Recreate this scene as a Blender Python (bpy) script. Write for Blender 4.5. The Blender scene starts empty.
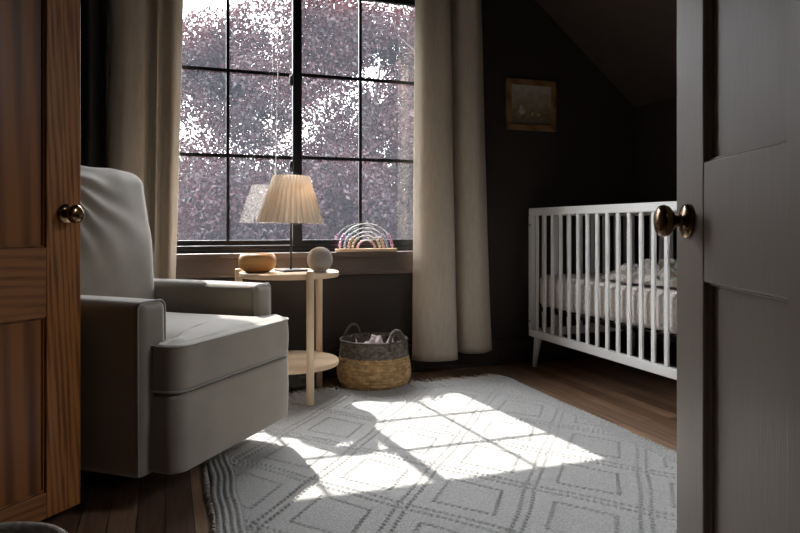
import bpy, bmesh, math, random
import numpy as np
from mathutils import Vector, Matrix, noise
random.seed(7); np.random.seed(7)
C = bpy.context.scene.collection
PI = math.pi
sc = bpy.context.scene

# ------------------------------------------------------------------ camera, world, light, exposure
EYE = 0.82
cam = bpy.data.objects.new('camera', bpy.data.cameras.new('camera')); C.objects.link(cam)
cam.location = (0, 0, EYE); cam.rotation_euler = (PI/2, 0, math.radians(-19.4))
cam.data.sensor_width = 36; cam.data.lens = 666/800*36; cam.data.shift_y = -(266.5-226)/800
cam.data.clip_start = 0.02
sc.camera = cam
sc.view_settings.view_transform = 'Standard'; sc.view_settings.look = 'None'
sc.view_settings.exposure = 0.22; sc.view_settings.gamma = 1; sc.view_settings.use_curve_mapping = False
sc.cycles.use_denoising = True
sc.cycles.max_bounces = 10; sc.cycles.diffuse_bounces = 5; sc.cycles.glossy_bounces = 4
sc.cycles.transparent_max_bounces = 24; sc.cycles.sample_clamp_indirect = 6

w = bpy.data.worlds.new('sky'); sc.world = w; w.use_nodes = True
nt = w.node_tree; nt.nodes.clear()
out = nt.nodes.new('ShaderNodeOutputWorld'); bg = nt.nodes.new('ShaderNodeBackground')
tc = nt.nodes.new('ShaderNodeTexCoord'); sp = nt.nodes.new('ShaderNodeSeparateXYZ'); cr = nt.nodes.new('ShaderNodeValToRGB')
cr.color_ramp.elements[0].position = 0.18; cr.color_ramp.elements[0].color = (.30, .305, .31, 1)
cr.color_ramp.elements[1].position = 0.42; cr.color_ramp.elements[1].color = (.94, .965, 1.0, 1)
nt.links.new(tc.outputs['Generated'], sp.inputs[0]); nt.links.new(sp.outputs['Z'], cr.inputs[0])
nt.links.new(cr.outputs[0], bg.inputs['Color']); nt.links.new(bg.outputs[0], out.inputs[0])
bg.inputs['Strength'].default_value = 17

sun = bpy.data.objects.new('sun', bpy.data.lights.new('sun', 'SUN')); C.objects.link(sun)
sun.data.energy = 9.5; sun.data.angle = 0.010; sun.data.color = (1.0, .96, .90)
sun.location = (0, 12, 14)
SD = Vector((-.092, 1, math.tan(math.radians(50.8))))       # towards the sun
sun.rotation_euler = SD.to_track_quat('Z', 'Y').to_euler()

WY = 3.53                                                   # inner face of the window wall
WX0, WX1, WZ0, WZ1 = -.08, 1.43, .68, 2.14                  # window opening
portal = bpy.data.objects.new('window_daylight', bpy.data.lights.new('window_daylight', 'AREA')); C.objects.link(portal)
portal.data.shape = 'RECTANGLE'; portal.data.size = WX1-WX0; portal.data.size_y = WZ1-WZ0
portal.location = ((WX0+WX1)/2, WY+.17, (WZ0+WZ1)/2); portal.rotation_euler = (-PI/2, 0, 0)
portal.data.cycles.is_portal = True
SKY0, SKY1, SKA, SKB = .50, 1.20, .28, .76                # added skylight, out of view: y range and share of the slope
HZ, KZ, SX, XR = 2.42, 1.583, 1.83, 2.84                    # flat ceiling height, knee wall height, start of the slope, knee wall
SL0 = Vector((SX, 0, HZ)); SL1 = Vector((XR+.13, 0, KZ-.11))
por2 = bpy.data.objects.new('skylight_daylight', bpy.data.lights.new('skylight_daylight', 'AREA')); C.objects.link(por2)
sn = Vector((SL1.z-SL0.z, 0, SL0.x-SL1.x)).normalized()    # into the room: down and to the left
por2.data.shape = 'RECTANGLE'; por2.data.size = (SL1-SL0).length*(SKB-SKA); por2.data.size_y = SKY1-SKY0
if sn.z > 0: sn = -sn
por2.location = SL0.lerp(SL1, (SKA+SKB)/2)+Vector((0, (SKY0+SKY1)/2, 0))-sn*.14
_z = -sn; _x = (SL1-SL0).normalized(); _y = _z.cross(_x)
por2.rotation_euler = Matrix((_x, _y, _z)).transposed().to_euler()
por2.data.cycles.is_portal = True
hall_fill = bpy.data.objects.new('hall_light', bpy.data.lights.new('hall_light', 'AREA')); C.objects.link(hall_fill)  # weak warm fill added behind the camera, no fixture
hall_fill.data.size = .6; hall_fill.data.energy = .8; hall_fill.data.color = (1, .93, .85); hall_fill.location = (.1, -.9, 2.3)

# ------------------------------------------------------------------ helpers
def empty(name, loc=(0, 0, 0), rz=0, parent=None):
    o = bpy.data.objects.new(name, None); C.objects.link(o); o.location = loc; o.rotation_euler = (0, 0, rz)
    if parent: o.parent = parent
    o.empty_display_size = .05
    return o
def tag(o, label=None, cat=None, group=None, kind=None):
    for k, v in (('label', label), ('category', cat), ('group', group), ('kind', kind)):
        if v: o[k] = v
    return o
def finish(name, bm, mat, parent=None, smooth=False, bevel=0, sub=0, seg=2):
    me = bpy.data.meshes.new(name)
    bmesh.ops.recalc_face_normals(bm, faces=bm.faces)
    bm.to_mesh(me); bm.free()
    return finish_me(name, me, mat, parent, smooth, bevel, sub, seg)
def finish_me(name, me, mat, parent=None, smooth=False, bevel=0, sub=0, seg=2):
    o = bpy.data.objects.new(name, me); C.objects.link(o)
    if mat: me.materials.append(mat)
    if parent: o.parent = parent
    if bevel:
        m = o.modifiers.new('bevel', 'BEVEL'); m.width = bevel; m.segments = seg; m.limit_method = 'ANGLE'; m.harden_normals = False
    if sub:
        m = o.modifiers.new('subdivision', 'SUBSURF'); m.levels = sub; m.render_levels = sub
    if smooth:
        me.polygons.foreach_set('use_smooth', [True]*len(me.polygons))
    return o
def box(bm, x0, x1, y0, y1, z0, z1):
    v = [bm.verts.new((x, y, z)) for z in (z0, z1) for y in (y0, y1) for x in (x0, x1)]
    for f in ((0, 2, 3, 1), (4, 5, 7, 6), (0, 1, 5, 4), (2, 6, 7, 3), (0, 4, 6, 2), (1, 3, 7, 5)):
        bm.faces.new([v[i] for i in f])
def lathe(bm, prof, n=40, loc=(0, 0, 0), M=None, closed=True):
    """profile of (radius, height) turned about z"""
    rings = []
    for r, z in prof:
        if r < 1e-6:
            rings.append([bm.verts.new((0, 0, z))])
        else:
            rings.append([bm.verts.new((r*math.cos(2*PI*i/n), r*math.sin(2*PI*i/n), z)) for i in range(n)])
    for a, b in zip(rings, rings[1:]):
        for i in range(n):
            j = (i+1) % n
            if len(a) == 1 and len(b) == 1: continue
            if len(a) == 1: bm.faces.new((a[0], b[j], b[i]))
            elif len(b) == 1: bm.faces.new((a[i], a[j], b[0]))
            else: bm.faces.new((a[i], a[j], b[j], b[i]))
    vs = [v for r in rings for v in r]
    T = Matrix.Translation(loc) @ (M.to_4x4() if M else Matrix.Identity(4))
    for v in vs: v.co = T @ v.co
    return vs
def tube(bm, pts, r, n=10, caps=True):
    """round bar along a path; r a number or a list"""
    pts = [Vector(p) for p in pts]; rs = r if isinstance(r, (list, tuple)) else [r]*len(pts)
    up = None; rings = []
    for i, p in enumerate(pts):
        t = (pts[min(i+1, len(pts)-1)] - pts[max(i-1, 0)]).normalized()
        if up is None: up = t.orthogonal().normalized()
        up = (up - t*up.dot(t)).normalized(); s = t.cross(up)
        rings.append([bm.verts.new(p + (up*math.cos(2*PI*k/n) + s*math.sin(2*PI*k/n))*rs[i]) for k in range(n)])
    for a, b in zip(rings, rings[1:]):
        for k in range(n): bm.faces.new((a[k], a[(k+1) % n], b[(k+1) % n], b[k]))
    if caps: bm.faces.new(rings[0]); bm.faces.new(rings[-1])
def grid_mesh(name, V, F):
    me = bpy.data.meshes.new(name); me.from_pydata(V.reshape(-1, 3).tolist() if hasattr(V, 'reshape') else V, [], F)
    me.update(); return me
def grid_faces(nu, nv, wrap=False):
    F = []
    for i in range(nu-1):
        for j in range(nv if wrap else nv-1):
            k = (j+1) % nv
            F.append((i*nv+j, i*nv+k, (i+1)*nv+k, (i+1)*nv+j))
    return F
def copy_tree(o, parent=None):
    c = o.copy(); C.objects.link(c); c.parent = parent
    for ch in list(o.children): copy_tree(ch, c)
    return c

# ------------------------------------------------------------------ materials
def mat(name, col, rough=.6, metal=0, spec=.5, sheen=0, var=None, scale=8, bump=0, bscale=60, stretch=(1, 1, 1), detail=4, coat=0, trans=0, emis=None, coords='Object'):
    m = bpy.data.materials.new(name); m.use_nodes = True; t = m.node_tree; b = t.nodes['Principled BSDF']
    b.inputs['Base Color'].default_value = (*col, 1); b.inputs['Roughness'].default_value = rough
    b.inputs['Metallic'].default_value = metal; b.inputs['Specular IOR Level'].default_value = spec
    b.inputs['Sheen Weight'].default_value = sheen; b.inputs['Coat Weight'].default_value = coat
    tcn = t.nodes.new('ShaderNodeTexCoord'); mp = t.nodes.new('ShaderNodeMapping'); mp.inputs['Scale'].default_value = stretch
    t.links.new(tcn.outputs[coords], mp.inputs[0])
    if var is None: var = tuple(c*.85 for c in col)
    n = t.nodes.new('ShaderNodeTexNoise'); n.inputs['Scale'].default_value = scale; n.inputs['Detail'].default_value = detail
    r = t.nodes.new('ShaderNodeValToRGB'); r.color_ramp.elements[0].color = (*var, 1); r.color_ramp.elements[1].color = (*col, 1)
    r.color_ramp.elements[0].position = .35; r.color_ramp.elements[1].position = .65
    t.links.new(mp.outputs[0], n.inputs['Vector']); t.links.new(n.outputs['Fac'], r.inputs[0]); t.links.new(r.outputs[0], b.inputs['Base Color'])
    if bump:
        n2 = t.nodes.new('ShaderNodeTexNoise'); n2.inputs['Scale'].default_value = bscale; n2.inputs['Detail'].default_value = 3
        bp = t.nodes.new('ShaderNodeBump'); bp.inputs['Strength'].default_value = bump; bp.inputs['Distance'].default_value = .003
        t.links.new(mp.outputs[0], n2.inputs['Vector']); t.links.new(n2.outputs['Fac'], bp.inputs['Height']); t.links.new(bp.outputs[0], b.inputs['Normal'])
    return m
def wood(name, c1, c2, rough=.4, scale=6, stretch=(8, 8, .6), dist=2.5, wave=1.0, spec=.5):
    """long grain along z of the object unless stretched otherwise"""
    m = bpy.data.materials.new(name); m.use_nodes = True; t = m.node_tree; b = t.nodes['Principled BSDF']
    b.inputs['Roughness'].default_value = rough; b.inputs['Specular IOR Level'].default_value = spec
    tcn = t.nodes.new('ShaderNodeTexCoord'); mp = t.nodes.new('ShaderNodeMapping'); mp.inputs['Scale'].default_value = stretch
    n = t.nodes.new('ShaderNodeTexNoise'); n.inputs['Scale'].default_value = scale; n.inputs['Detail'].default_value = 6; n.inputs['Distortion'].default_value = .6
    wv = t.nodes.new('ShaderNodeTexWave'); wv.bands_direction = 'DIAGONAL'; wv.inputs['Scale'].default_value = wave; wv.inputs['Distortion'].default_value = dist; wv.inputs['Detail'].default_value = 2
    mx = t.nodes.new('ShaderNodeMath'); mx.operation = 'MULTIPLY_ADD'; mx.inputs[1].default_value = .45
    r = t.nodes.new('ShaderNodeValToRGB'); r.color_ramp.elements[0].color = (*c1, 1); r.color_ramp.elements[1].color = (*c2, 1)
    r.color_ramp.elements[0].position = .38; r.color_ramp.elements[1].position = .85
    t.links.new(tcn.outputs['Object'], mp.inputs[0]); t.links.new(mp.outputs[0], n.inputs['Vector']); t.links.new(mp.outputs[0], wv.inputs['Vector'])
    t.links.new(wv.outputs['Fac'], mx.inputs[0]); t.links.new(n.outputs['Fac'], mx.inputs[2])
    t.links.new(mx.outputs[0], r.inputs[0]); t.links.new(r.outputs[0], b.inputs['Base Color'])
    bp = t.nodes.new('ShaderNodeBump'); bp.inputs['Strength'].default_value = .15; bp.inputs['Distance'].default_value = .002
    t.links.new(mx.outputs[0], bp.inputs['Height']); t.links.new(bp.outputs[0], b.inputs['Normal'])
    return m
def add_trans(m, amount, col):
    """cloth or leaf that lets light through"""
    t = m.node_tree; b = t.nodes['Principled BSDF']; o = t.nodes['Material Output']
    tr = t.nodes.new('ShaderNodeBsdfTranslucent'); tr.inputs['Color'].default_value = (*col, 1)
    mx = t.nodes.new('ShaderNodeMixShader'); mx.inputs[0].default_value = amount
    t.links.new(b.outputs[0], mx.inputs[1]); t.links.new(tr.outputs[0], mx.inputs[2]); t.links.new(mx.outputs[0], o.inputs[0])
    return m

M_wall = mat('wall_paint_dark_brown', (.034, .0245, .0195), .75, var=(.030, .022, .018), bump=.15, bscale=180)
M_ceil = mat('ceiling_paint_brown', (.050, .033, .026), .8, bump=.1, bscale=180)
M_trim = mat('trim_paint_dark_brown', (.042, .031, .025), .45, bump=.05)
M_apron = mat('sill_paint_taupe', (.115, .082, .066), .45, bump=.05)
M_black = mat('window_black_metal', (.008, .008, .010), .35, spec=.5)
M_greydoor = mat('door_paint_grey', (.36, .305, .255), .42, var=(.34, .286, .24), stretch=(60, 60, 1.5), scale=4, bump=.14, bscale=9)
M_greypanel = mat('door_panel_paint_grey', (.36, .305, .255), .42, var=(.34, .286, .24), stretch=(70, 70, 3), scale=4, bump=.2, bscale=8)
M_fir = wood('fir_stile', (.15, .045, .010), (.40, .155, .038), .38, scale=5, stretch=(16, 16, 1.0), dist=5, wave=2.2)
M_firh = wood('fir_rail', (.16, .056, .015), (.32, .122, .033), .38, scale=5, stretch=(1.0, 16, 16), dist=4, wave=1.6)
M_firp = wood('fir_panel', (.075, .020, .006), (.30, .105, .023), .36, scale=2.2, stretch=(9, 9, .3), dist=1.0, wave=1.1)
M_brass = mat('aged_brass', (.36, .24, .13), .2, metal=1, var=(.16, .10, .06), scale=20)
M_rug = mat('rug_wool', (.56, .55, .535), .95, var=(.40, .395, .385), scale=190, bump=1.0, bscale=300, spec=.1)
M_fringe = mat('rug_fringe_cotton', (.58, .54, .48), .95, spec=.1)
M_chair = mat('velvet_grey_taupe', (.295, .255, .20), .7, var=(.25, .215, .17), scale=7, sheen=.7, bump=.08, bscale=300, spec=.25)
M_piping = mat('velvet_piping', (.29, .27, .235), .7, sheen=.5)
M_metal_dark = mat('dark_metal', (.02, .02, .02), .4, metal=.6)
M_birch = wood('pale_beech', (.62, .43, .27), (.74, .55, .37), .42, scale=6, stretch=(1, 6, 6), dist=1.5, wave=.6)
M_birchleg = wood('pale_beech_leg', (.64, .47, .31), (.74, .57, .40), .42, scale=6, stretch=(8, 8, 1), dist=1.5, wave=.6)
M_bowl = wood('turned_wood', (.33, .15, .045), (.56, .30, .10), .35, scale=8, stretch=(1.5, 1.5, 8), dist=3, wave=1.2)
M_curtain = mat('linen_curtain', (.62, .53, .43), .9, var=(.54, .465, .375), scale=90, stretch=(1, 1, .15), bump=.35, bscale=500, spec=.15)
add_trans(M_curtain, .10, (.55, .48, .40))
M_shadecurtain = mat('linen_shade_dark', (.030, .024, .020), .9, bump=.3, bscale=500)  # dark colour stands in for shade on the curtain linen
M_white = mat('crib_white_lacquer', (.88, .875, .86), .3, var=(.86, .855, .84))
M_speaker = mat('speaker_grey_fabric', (.40, .36, .32), .9, var=(.30, .27, .24), scale=300, bump=.6, bscale=600)
M_speakerb = mat('speaker_base', (.30, .29, .28), .5)
M_rim = mat('basket_rope_grey', (.19, .155, .13), .9, var=(.10, .082, .07), scale=60, bump=.6, bscale=120)
M_straw = mat('basket_seagrass', (.60, .40, .20), .75, var=(.40, .25, .11), scale=40, bump=.4, bscale=90)
for m_, lo, hi in ((M_straw, .72, 1.22), (M_rim, .6, 1.35)):       # every strand of the weave has its own tone
    t = m_.node_tree; b = t.nodes['Principled BSDF']; src = b.inputs['Base Color'].links[0].from_socket
    at = t.nodes.new('ShaderNodeAttribute'); at.attribute_name = 'strand'; mr = t.nodes.new('ShaderNodeMapRange'); mr.inputs['To Min'].default_value = lo; mr.inputs['To Max'].default_value = hi
    vm = t.nodes.new('ShaderNodeVectorMath'); vm.operation = 'SCALE'
    t.links.new(at.outputs['Fac'], mr.inputs['Value']); t.links.new(src, vm.inputs[0]); t.links.new(mr.outputs[0], vm.inputs['Scale']); t.links.new(vm.outputs[0], b.inputs['Base Color'])
M_wicker = mat('wicker_pale_grey', (.42, .38, .34), .85, var=(.22, .19, .17), scale=50, bump=.8, bscale=110)
M_pouf = mat('dark_grey_knit', (.12, .11, .105), .9, var=(.08, .075, .07), scale=40)
M_cloth = mat('white_muslin', (.66, .62, .60), .9, var=(.58, .50, .50), scale=12)
M_frame = wood('picture_frame_oak', (.16, .075, .028), (.30, .15, .06), .4, scale=6, stretch=(4, 4, 4))
M_wirew = mat('arch_wire_white', (.75, .73, .68), .4)
M_dirt = mat('dark_back', (.02, .018, .016), .8)
M_cord = mat('white_cord', (.75, .75, .73), .6)
M_bark = mat('tree_bark', (.045, .036, .032), .9, bump=.6, bscale=20)

def floor_mat():
    m = bpy.data.materials.new('floor_planks'); m.use_nodes = True; t = m.node_tree; b = t.nodes['Principled BSDF']
    tcn = t.nodes.new('ShaderNodeTexCoord'); mp = t.nodes.new('ShaderNodeMapping'); mp.inputs['Rotation'].default_value = (0, 0, PI/2)
    br = t.nodes.new('ShaderNodeTexBrick'); br.offset = .37; br.inputs['Scale'].default_value = 1
    br.inputs['Brick Width'].default_value = 1.15; br.inputs['Row Height'].default_value = .075; br.inputs['Mortar Size'].default_value = .0016
    br.inputs['Color1'].default_value = (.13, .072, .044, 1); br.inputs['Color2'].default_value = (.36, .22, .14, 1); br.inputs['Mortar'].default_value = (.012, .008, .006, 1)
    br.inputs['Mortar Smooth'].default_value = .2
    mp2 = t.nodes.new('ShaderNodeMapping'); mp2.inputs['Scale'].default_value = (38, 2.2, 1)
    n = t.nodes.new('ShaderNodeTexNoise'); n.inputs['Scale'].default_value = 2; n.inputs['Detail'].default_value = 6
    mx = t.nodes.new('ShaderNodeMix'); mx.data_type = 'RGBA'; mx.blend_type = 'MULTIPLY'; mx.inputs[0].default_value = .75
    r = t.nodes.new('ShaderNodeValToRGB'); r.color_ramp.elements[0].position = .3; r.color_ramp.elements[0].color = (.4, .36, .33, 1); r.color_ramp.elements[1].position = .7; r.color_ramp.elements[1].color = (1.15, 1.1, 1.05, 1)
    L = t.links.new
    L(tcn.outputs['Object'], mp.inputs[0]); L(mp.outputs[0], br.inputs['Vector']); L(tcn.outputs['Object'], mp2.inputs[0]); L(mp2.outputs[0], n.inputs['Vector'])
    L(n.outputs['Fac'], r.inputs[0]); L(br.outputs['Color'], mx.inputs[6]); L(r.outputs[0], mx.inputs[7]); L(mx.outputs[2], b.inputs['Base Color'])
    b.inputs['Roughness'].default_value = .42
    bp = t.nodes.new('ShaderNodeBump'); bp.inputs['Strength'].default_value = .35; bp.inputs['Distance'].default_value = .002; bp.invert = True
    L(br.outputs['Fac'], bp.inputs['Height']); L(bp.outputs[0], b.inputs['Normal'])
    return m
def glass_mat():
    """clear pane with a thin film of dust: mostly transparent, a little mirror, a little white diffuse"""
    m = bpy.data.materials.new('window_glass'); m.use_nodes = True; t = m.node_tree; t.nodes.clear()
    o = t.nodes.new('ShaderNodeOutputMaterial'); tr = t.nodes.new('ShaderNodeBsdfTransparent'); gl = t.nodes.new('ShaderNodeBsdfGlossy')
    gl.inputs['Roughness'].default_value = 0.0; gl.inputs['Color'].default_value = (1, 1, 1, 1)
    tl = t.nodes.new('ShaderNodeBsdfTranslucent'); tl.inputs['Color'].default_value = (.75, .85, 1, 1)
    lw = t.nodes.new('ShaderNodeLayerWeight'); lw.inputs['Blend'].default_value = .5
    pw_ = t.nodes.new('ShaderNodeMath'); pw_.operation = 'POWER'; pw_.inputs[1].default_value = 5
    mu = t.nodes.new('ShaderNodeMath'); mu.operation = 'MULTIPLY_ADD'; mu.inputs[1].default_value = .85; mu.inputs[2].default_value = .12; mu.use_clamp = True
    m1 = t.nodes.new('ShaderNodeMixShader'); m2 = t.nodes.new('ShaderNodeMixShader'); m2.inputs[0].default_value = .016
    L = t.links.new
    L(lw.outputs['Facing'], pw_.inputs[0]); L(pw_.outputs[0], mu.inputs[0]); L(mu.outputs[0], m1.inputs[0]); L(tr.outputs[0], m1.inputs[1]); L(gl.outputs[0], m1.inputs[2])
    L(m1.outputs[0], m2.inputs[1]); L(tl.outputs[0], m2.inputs[2]); L(m2.outputs[0], o.inputs[0])
    return m
M_floor = floor_mat(); M_glass = glass_mat()

# ------------------------------------------------------------------ room shell
XL, YB = -.86, -1.9
#                              # flat ceiling height, knee wall height, where the slope starts
def struct(name, bm, m, **k): return tag(finish(name, bm, m, **k), kind='structure')
bm = bmesh.new(); box(bm, XL-.12, XR+.12, YB-.1, WY+.15, -.06, 0); struct('floor', bm, M_floor)
bm = bmesh.new()
box(bm, XL-.12, WX0, WY, WY+.15, 0, HZ); box(bm, WX1, XR+.12, WY, WY+.15, 0, HZ)
box(bm, WX0, WX1, WY, WY+.15, 0, WZ0); box(bm, WX0, WX1, WY, WY+.15, WZ1, HZ)
struct('wall_back', bm, M_wall)
bm = bmesh.new(); box(bm, XL-.12, XL, YB, WY, 0, HZ); struct('wall_left', bm, M_wall)
bm = bmesh.new(); box(bm, XR, XR+.12, YB, WY, 0, KZ+.1); struct('wall_right', bm, M_wall)
bm = bmesh.new()
box(bm, XL, -.36, 0.02, .12, 0, HZ); box(bm, .56, XR, 0.02, .12, 0, HZ); box(bm, -.36, .56, 0.02, .12, 2.08, HZ)
struct('wall_front', bm, M_wall)
bm = bmesh.new(); box(bm, XL-.12, XR+.12, YB-.1, YB, 0, HZ); struct('wall_hall', bm, M_wall)
bm = bmesh.new(); box(bm, XL-.12, SX, YB, WY+.15, HZ, HZ+.08)
def slab(bm, a0, a1, y0, y1, t0=0, t1=.11):
    vs = []
    for t in (t0, t1):
        for a, y in ((a0, y0), (a0, y1), (a1, y1), (a1, y0)):
            vs.append(bm.verts.new(SL0.lerp(SL1, a)+Vector((0, y, 0))-sn*t))
    for f in ((0, 1, 2, 3), (7, 6, 5, 4), (0, 4, 5, 1), (1, 5, 6, 2), (2, 6, 7, 3), (3, 7, 4, 0)): bm.faces.new([vs[i] for i in f])
slab(bm, 0, 1, YB, SKY0); slab(bm, 0, 1, SKY1, WY+.15); slab(bm, 0, SKA, SKY0, SKY1); slab(bm, SKB, 1, SKY0, SKY1)
struct('ceiling', bm, M_ceil)
# baseboards with a cap moulding
def baseboard(name, pts):
    bm = bmesh.new()
    for x0, x1, y0, y1, dx, dy in pts:
        box(bm, min(x0, x0), x1, y0, y1, 0, .135)
        box(bm, x0-(0 if dx >= 0 else .0), x1, y0, y1, .135, .15)
    return struct(name, bm, M_trim, bevel=.003)
bm = bmesh.new(); box(bm, XL, XR, WY-.016, WY, 0, .13); box(bm, XL, XR, WY-.024, WY, .13, .15); box(bm, XL, XR, WY-.026, WY-.016, 0, .02)
struct('baseboard_back', bm, M_trim, bevel=.003)
bm = bmesh.new(); box(bm, XR-.016, XR, .12, WY-.016, 0, .13); box(bm, XR-.024, XR, .12, WY-.016, .13, .15); struct('baseboard_right', bm, M_trim, bevel=.003)
bm = bmesh.new(); box(bm, XL, XL+.016, .12, WY-.016, 0, .13); box(bm, XL, XL+.024, .12, WY-.016, .13, .15); struct('baseboard_left', bm, M_trim, bevel=.003)
# sill, apron, window casing
bm = bmesh.new(); box(bm, WX0-.10, WX1+.10, WY-.045, WY+.02, WZ0-.028, WZ0); struct('trim_1', bm, M_apron, bevel=.004)
bm = bmesh.new(); box(bm, WX0-.08, WX1+.08, WY-.018, WY, WZ0-.115, WZ0-.028); box(bm, WX0-.085, WX1+.085, WY-.022, WY, WZ0-.125, WZ0-.108)
struct('trim_2', bm, M_apron, bevel=.003)
bm = bmesh.new()
box(bm, WX0-.085, WX0, WY-.018, WY, WZ0, WZ1+.09); box(bm, WX1, WX1+.085, WY-.018, WY, WZ0, WZ1+.09); box(bm, WX0, WX1, WY-.018, WY, WZ1, WZ1+.09)
struct('trim_3', bm, M_trim, bevel=.003)

# window: black aluminium slider, two sashes of 2 x 3 panes
win = tag(empty('window_1', (0, WY, 0)), kind='structure')
bm = bmesh.new()
box(bm, WX0, WX1, .02, .12, WZ0, WZ0+.038); box(bm, WX0, WX1, .02, .12, WZ1-.035, WZ1)
box(bm, WX0, WX0+.03, .02, .12, WZ0, WZ1); box(bm, WX1-.03, WX1, .02, .12, WZ0, WZ1)
box(bm, WX0, WX1, .012, .022, WZ0, WZ0+.016)
finish('window_frame', bm, M_black, win, bevel=.002)
GZ0, GZ1 = .745, 2.082
def sash(x0, x1, y, bars, stl, str_):
    bm = bmesh.new()
    box(bm, x0, x0+stl, y-.014, y+.014, GZ0-.028, GZ1+.03); box(bm, x1-str_, x1, y-.014, y+.014, GZ0-.028, GZ1+.03)
    box(bm, x0+stl, x1-str_, y-.014, y+.014, GZ0-.028, GZ0); box(bm, x0+stl, x1-str_, y-.014, y+.014, GZ1, GZ1+.03)
    s = finish('sash', bm, M_black, win, bevel=.0015)
    bm = bmesh.new()
    for xb in bars: box(bm, xb-.0085, xb+.0085, y-.007, y+.007, GZ0, GZ1)
    for zb in (1.190, 1.638): box(bm, x0+stl, x1-str_, y-.006, y+.006, zb-.0085, zb+.0085)
    finish('muntin_grid', bm, M_black, s)
    bm = bmesh.new(); box(bm, x0+stl-.005, x1-str_+.005, y-.0015, y-.0014, GZ0-.005, GZ1+.005)
    me_v = [v for v in bm.verts]; bmesh.ops.delete(bm, geom=me_v, context='VERTS')
    v = [bm.verts.new(p) for p in ((x0+stl-.005, y, GZ0-.005), (x1-str_+.005, y, GZ0-.005), (x1-str_+.005, y, GZ1+.005), (x0+stl-.005, y, GZ1+.005))]
    bm.faces.new(v)
    finish('glass_pane', bm, M_glass, s)
    return s
sash(WX0+.03, .69, .075, (.309,), .03, .035)
sash(.645, WX1-.03, .048, (1.024,), .05, .036)
for z in (1.60, 1.14):
    bm = bmesh.new(); lathe(bm, [(0, -.012), (.010, -.010), (.013, -.003), (.013, .003), (.010, .010), (0, .012)], 16)
    for v in bm.verts: v.co = Vector((v.co.x+.637, v.co.y+.028, v.co.z*2.6+z))
    finish('latch', bm, M_black, win, smooth=True)
# blind cord
bm = bmesh.new(); tube(bm, [(.560, WY-.02, 2.12), (.556, WY-.022, 1.6), (.545, WY-.02, 1.12)], .0022, 6)
tube(bm, [(.545, WY-.02, 1.12), (.545, WY-.02, 1.085)], .005, 8)
tag(finish('blind_cord', bm, M_cord), 'thin white blind cord hanging in front of the left window sash', 'cord')

# unseen skylight added in the slope to light armchair and fir door from the right
sky_add = tag(empty('added_skylight', (0, 0, 0)), kind='structure')
bm = bmesh.new(); e = .03
slab(bm, SKA, SKA+e, SKY0, SKY1, .05, .10); slab(bm, SKB-e, SKB, SKY0, SKY1, .05, .10); slab(bm, SKA+e, SKB-e, SKY0, SKY0+e, .05, .10); slab(bm, SKA+e, SKB-e, SKY1-e, SKY1, .05, .10)
finish('added_skylight_frame', bm, M_black, sky_add, bevel=.002)
bm = bmesh.new(); bm.faces.new([bm.verts.new(SL0.lerp(SL1, a)+Vector((0, y, 0))-sn*.075) for a, y in ((SKA, SKY0), (SKA, SKY1), (SKB, SKY1), (SKB, SKY0))])
finish('glass_pane', bm, M_glass, sky_add)

# ------------------------------------------------------------------ doors
def door(name, hinge, ang, w_, low0, low1, up0, stile, rail, panel, knob_z, knob_side, bottom=.03, edge=.112, rec=.014, knob_back=.058, top=2.03):
    d = tag(empty(name, hinge, ang), kind='structure'); t = .019
    mid = w_/2
    bm = bmesh.new()
    box(bm, 0, edge, -t, t, bottom, top); box(bm, w_-edge, w_, -t, t, bottom, top); box(bm, mid-.05, mid+.05, -t, t, low0, top-.12)
    finish('stile', bm, stile, d, bevel=.0025)
    bm = bmesh.new()
    box(bm, edge, w_-edge, -t, t, bottom, low0); box(bm, edge, w_-edge, -t+.0004, t-.0004, low1, up0); box(bm, edge, w_-edge, -t, t, top-.12, top)
    finish('rail', bm, rail, d, bevel=.0025)
    p = t-rec
    for x0, x1 in ((edge, mid-.05), (mid+.05, w_-edge)):
        for z0, z1 in ((low0, low1), (up0, top-.12)):
            bm = bmesh.new(); box(bm, x0-.002, x1+.002, -p, p, z0-.002, z1+.002)
            for s in (-1, 1):       # small stepped moulding round the panel
                m_ = .005
                for a0, a1, b0, b1 in ((x0, x0+m_, z0, z1), (x1-m_, x1, z0, z1), (x0, x1, z0, z0+m_), (x0, x1, z1-m_, z1)):
                    ya, yb = sorted((s*p*.9, s*(p+.006))); box(bm, a0, a1, ya, yb, b0, b1)
            finish('panel', bm, panel, d, bevel=.003)
    for s in (-1, 1):
        k = empty('doorknob', (w_-knob_back, s*t, knob_z), 0, d)
        R = Matrix.Rotation(-s*PI/2, 3, 'X')
        bm = bmesh.new(); lathe(bm, [(0, 0), (.027, 0), (.028, .003), (.026, .006), (.018, .009), (.011, .011)], 36, M=R)
        finish('rosette', bm, M_brass, k, smooth=True)
        bm = bmesh.new(); lathe(bm, [(.0095, .006), (.009, .012), (.009, .020), (.012, .023), (.018, .026), (.0235, .031), (.0258, .038), (.0245, .044), (.019, .048), (.010, .0505), (0, .051)], 36, M=R)
        finish('knob', bm, M_brass, k, smooth=True)
    return d
# grey door on the right, swung in towards the window
door('door_1', (.493+.021, .148, 0), math.atan2(.925, .384), .80, .22, .736, .916, M_greydoor, M_greydoor, M_greypanel, .828, 1, knob_back=.052)
# stained fir door on the left
door('door_2', (-.819, 1.483, 0), math.atan2(.724, .69), .840, .105, .575, .763, M_fir, M_firh, M_firp, .853, -1, bottom=.035, edge=.108, knob_back=.05)

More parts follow.
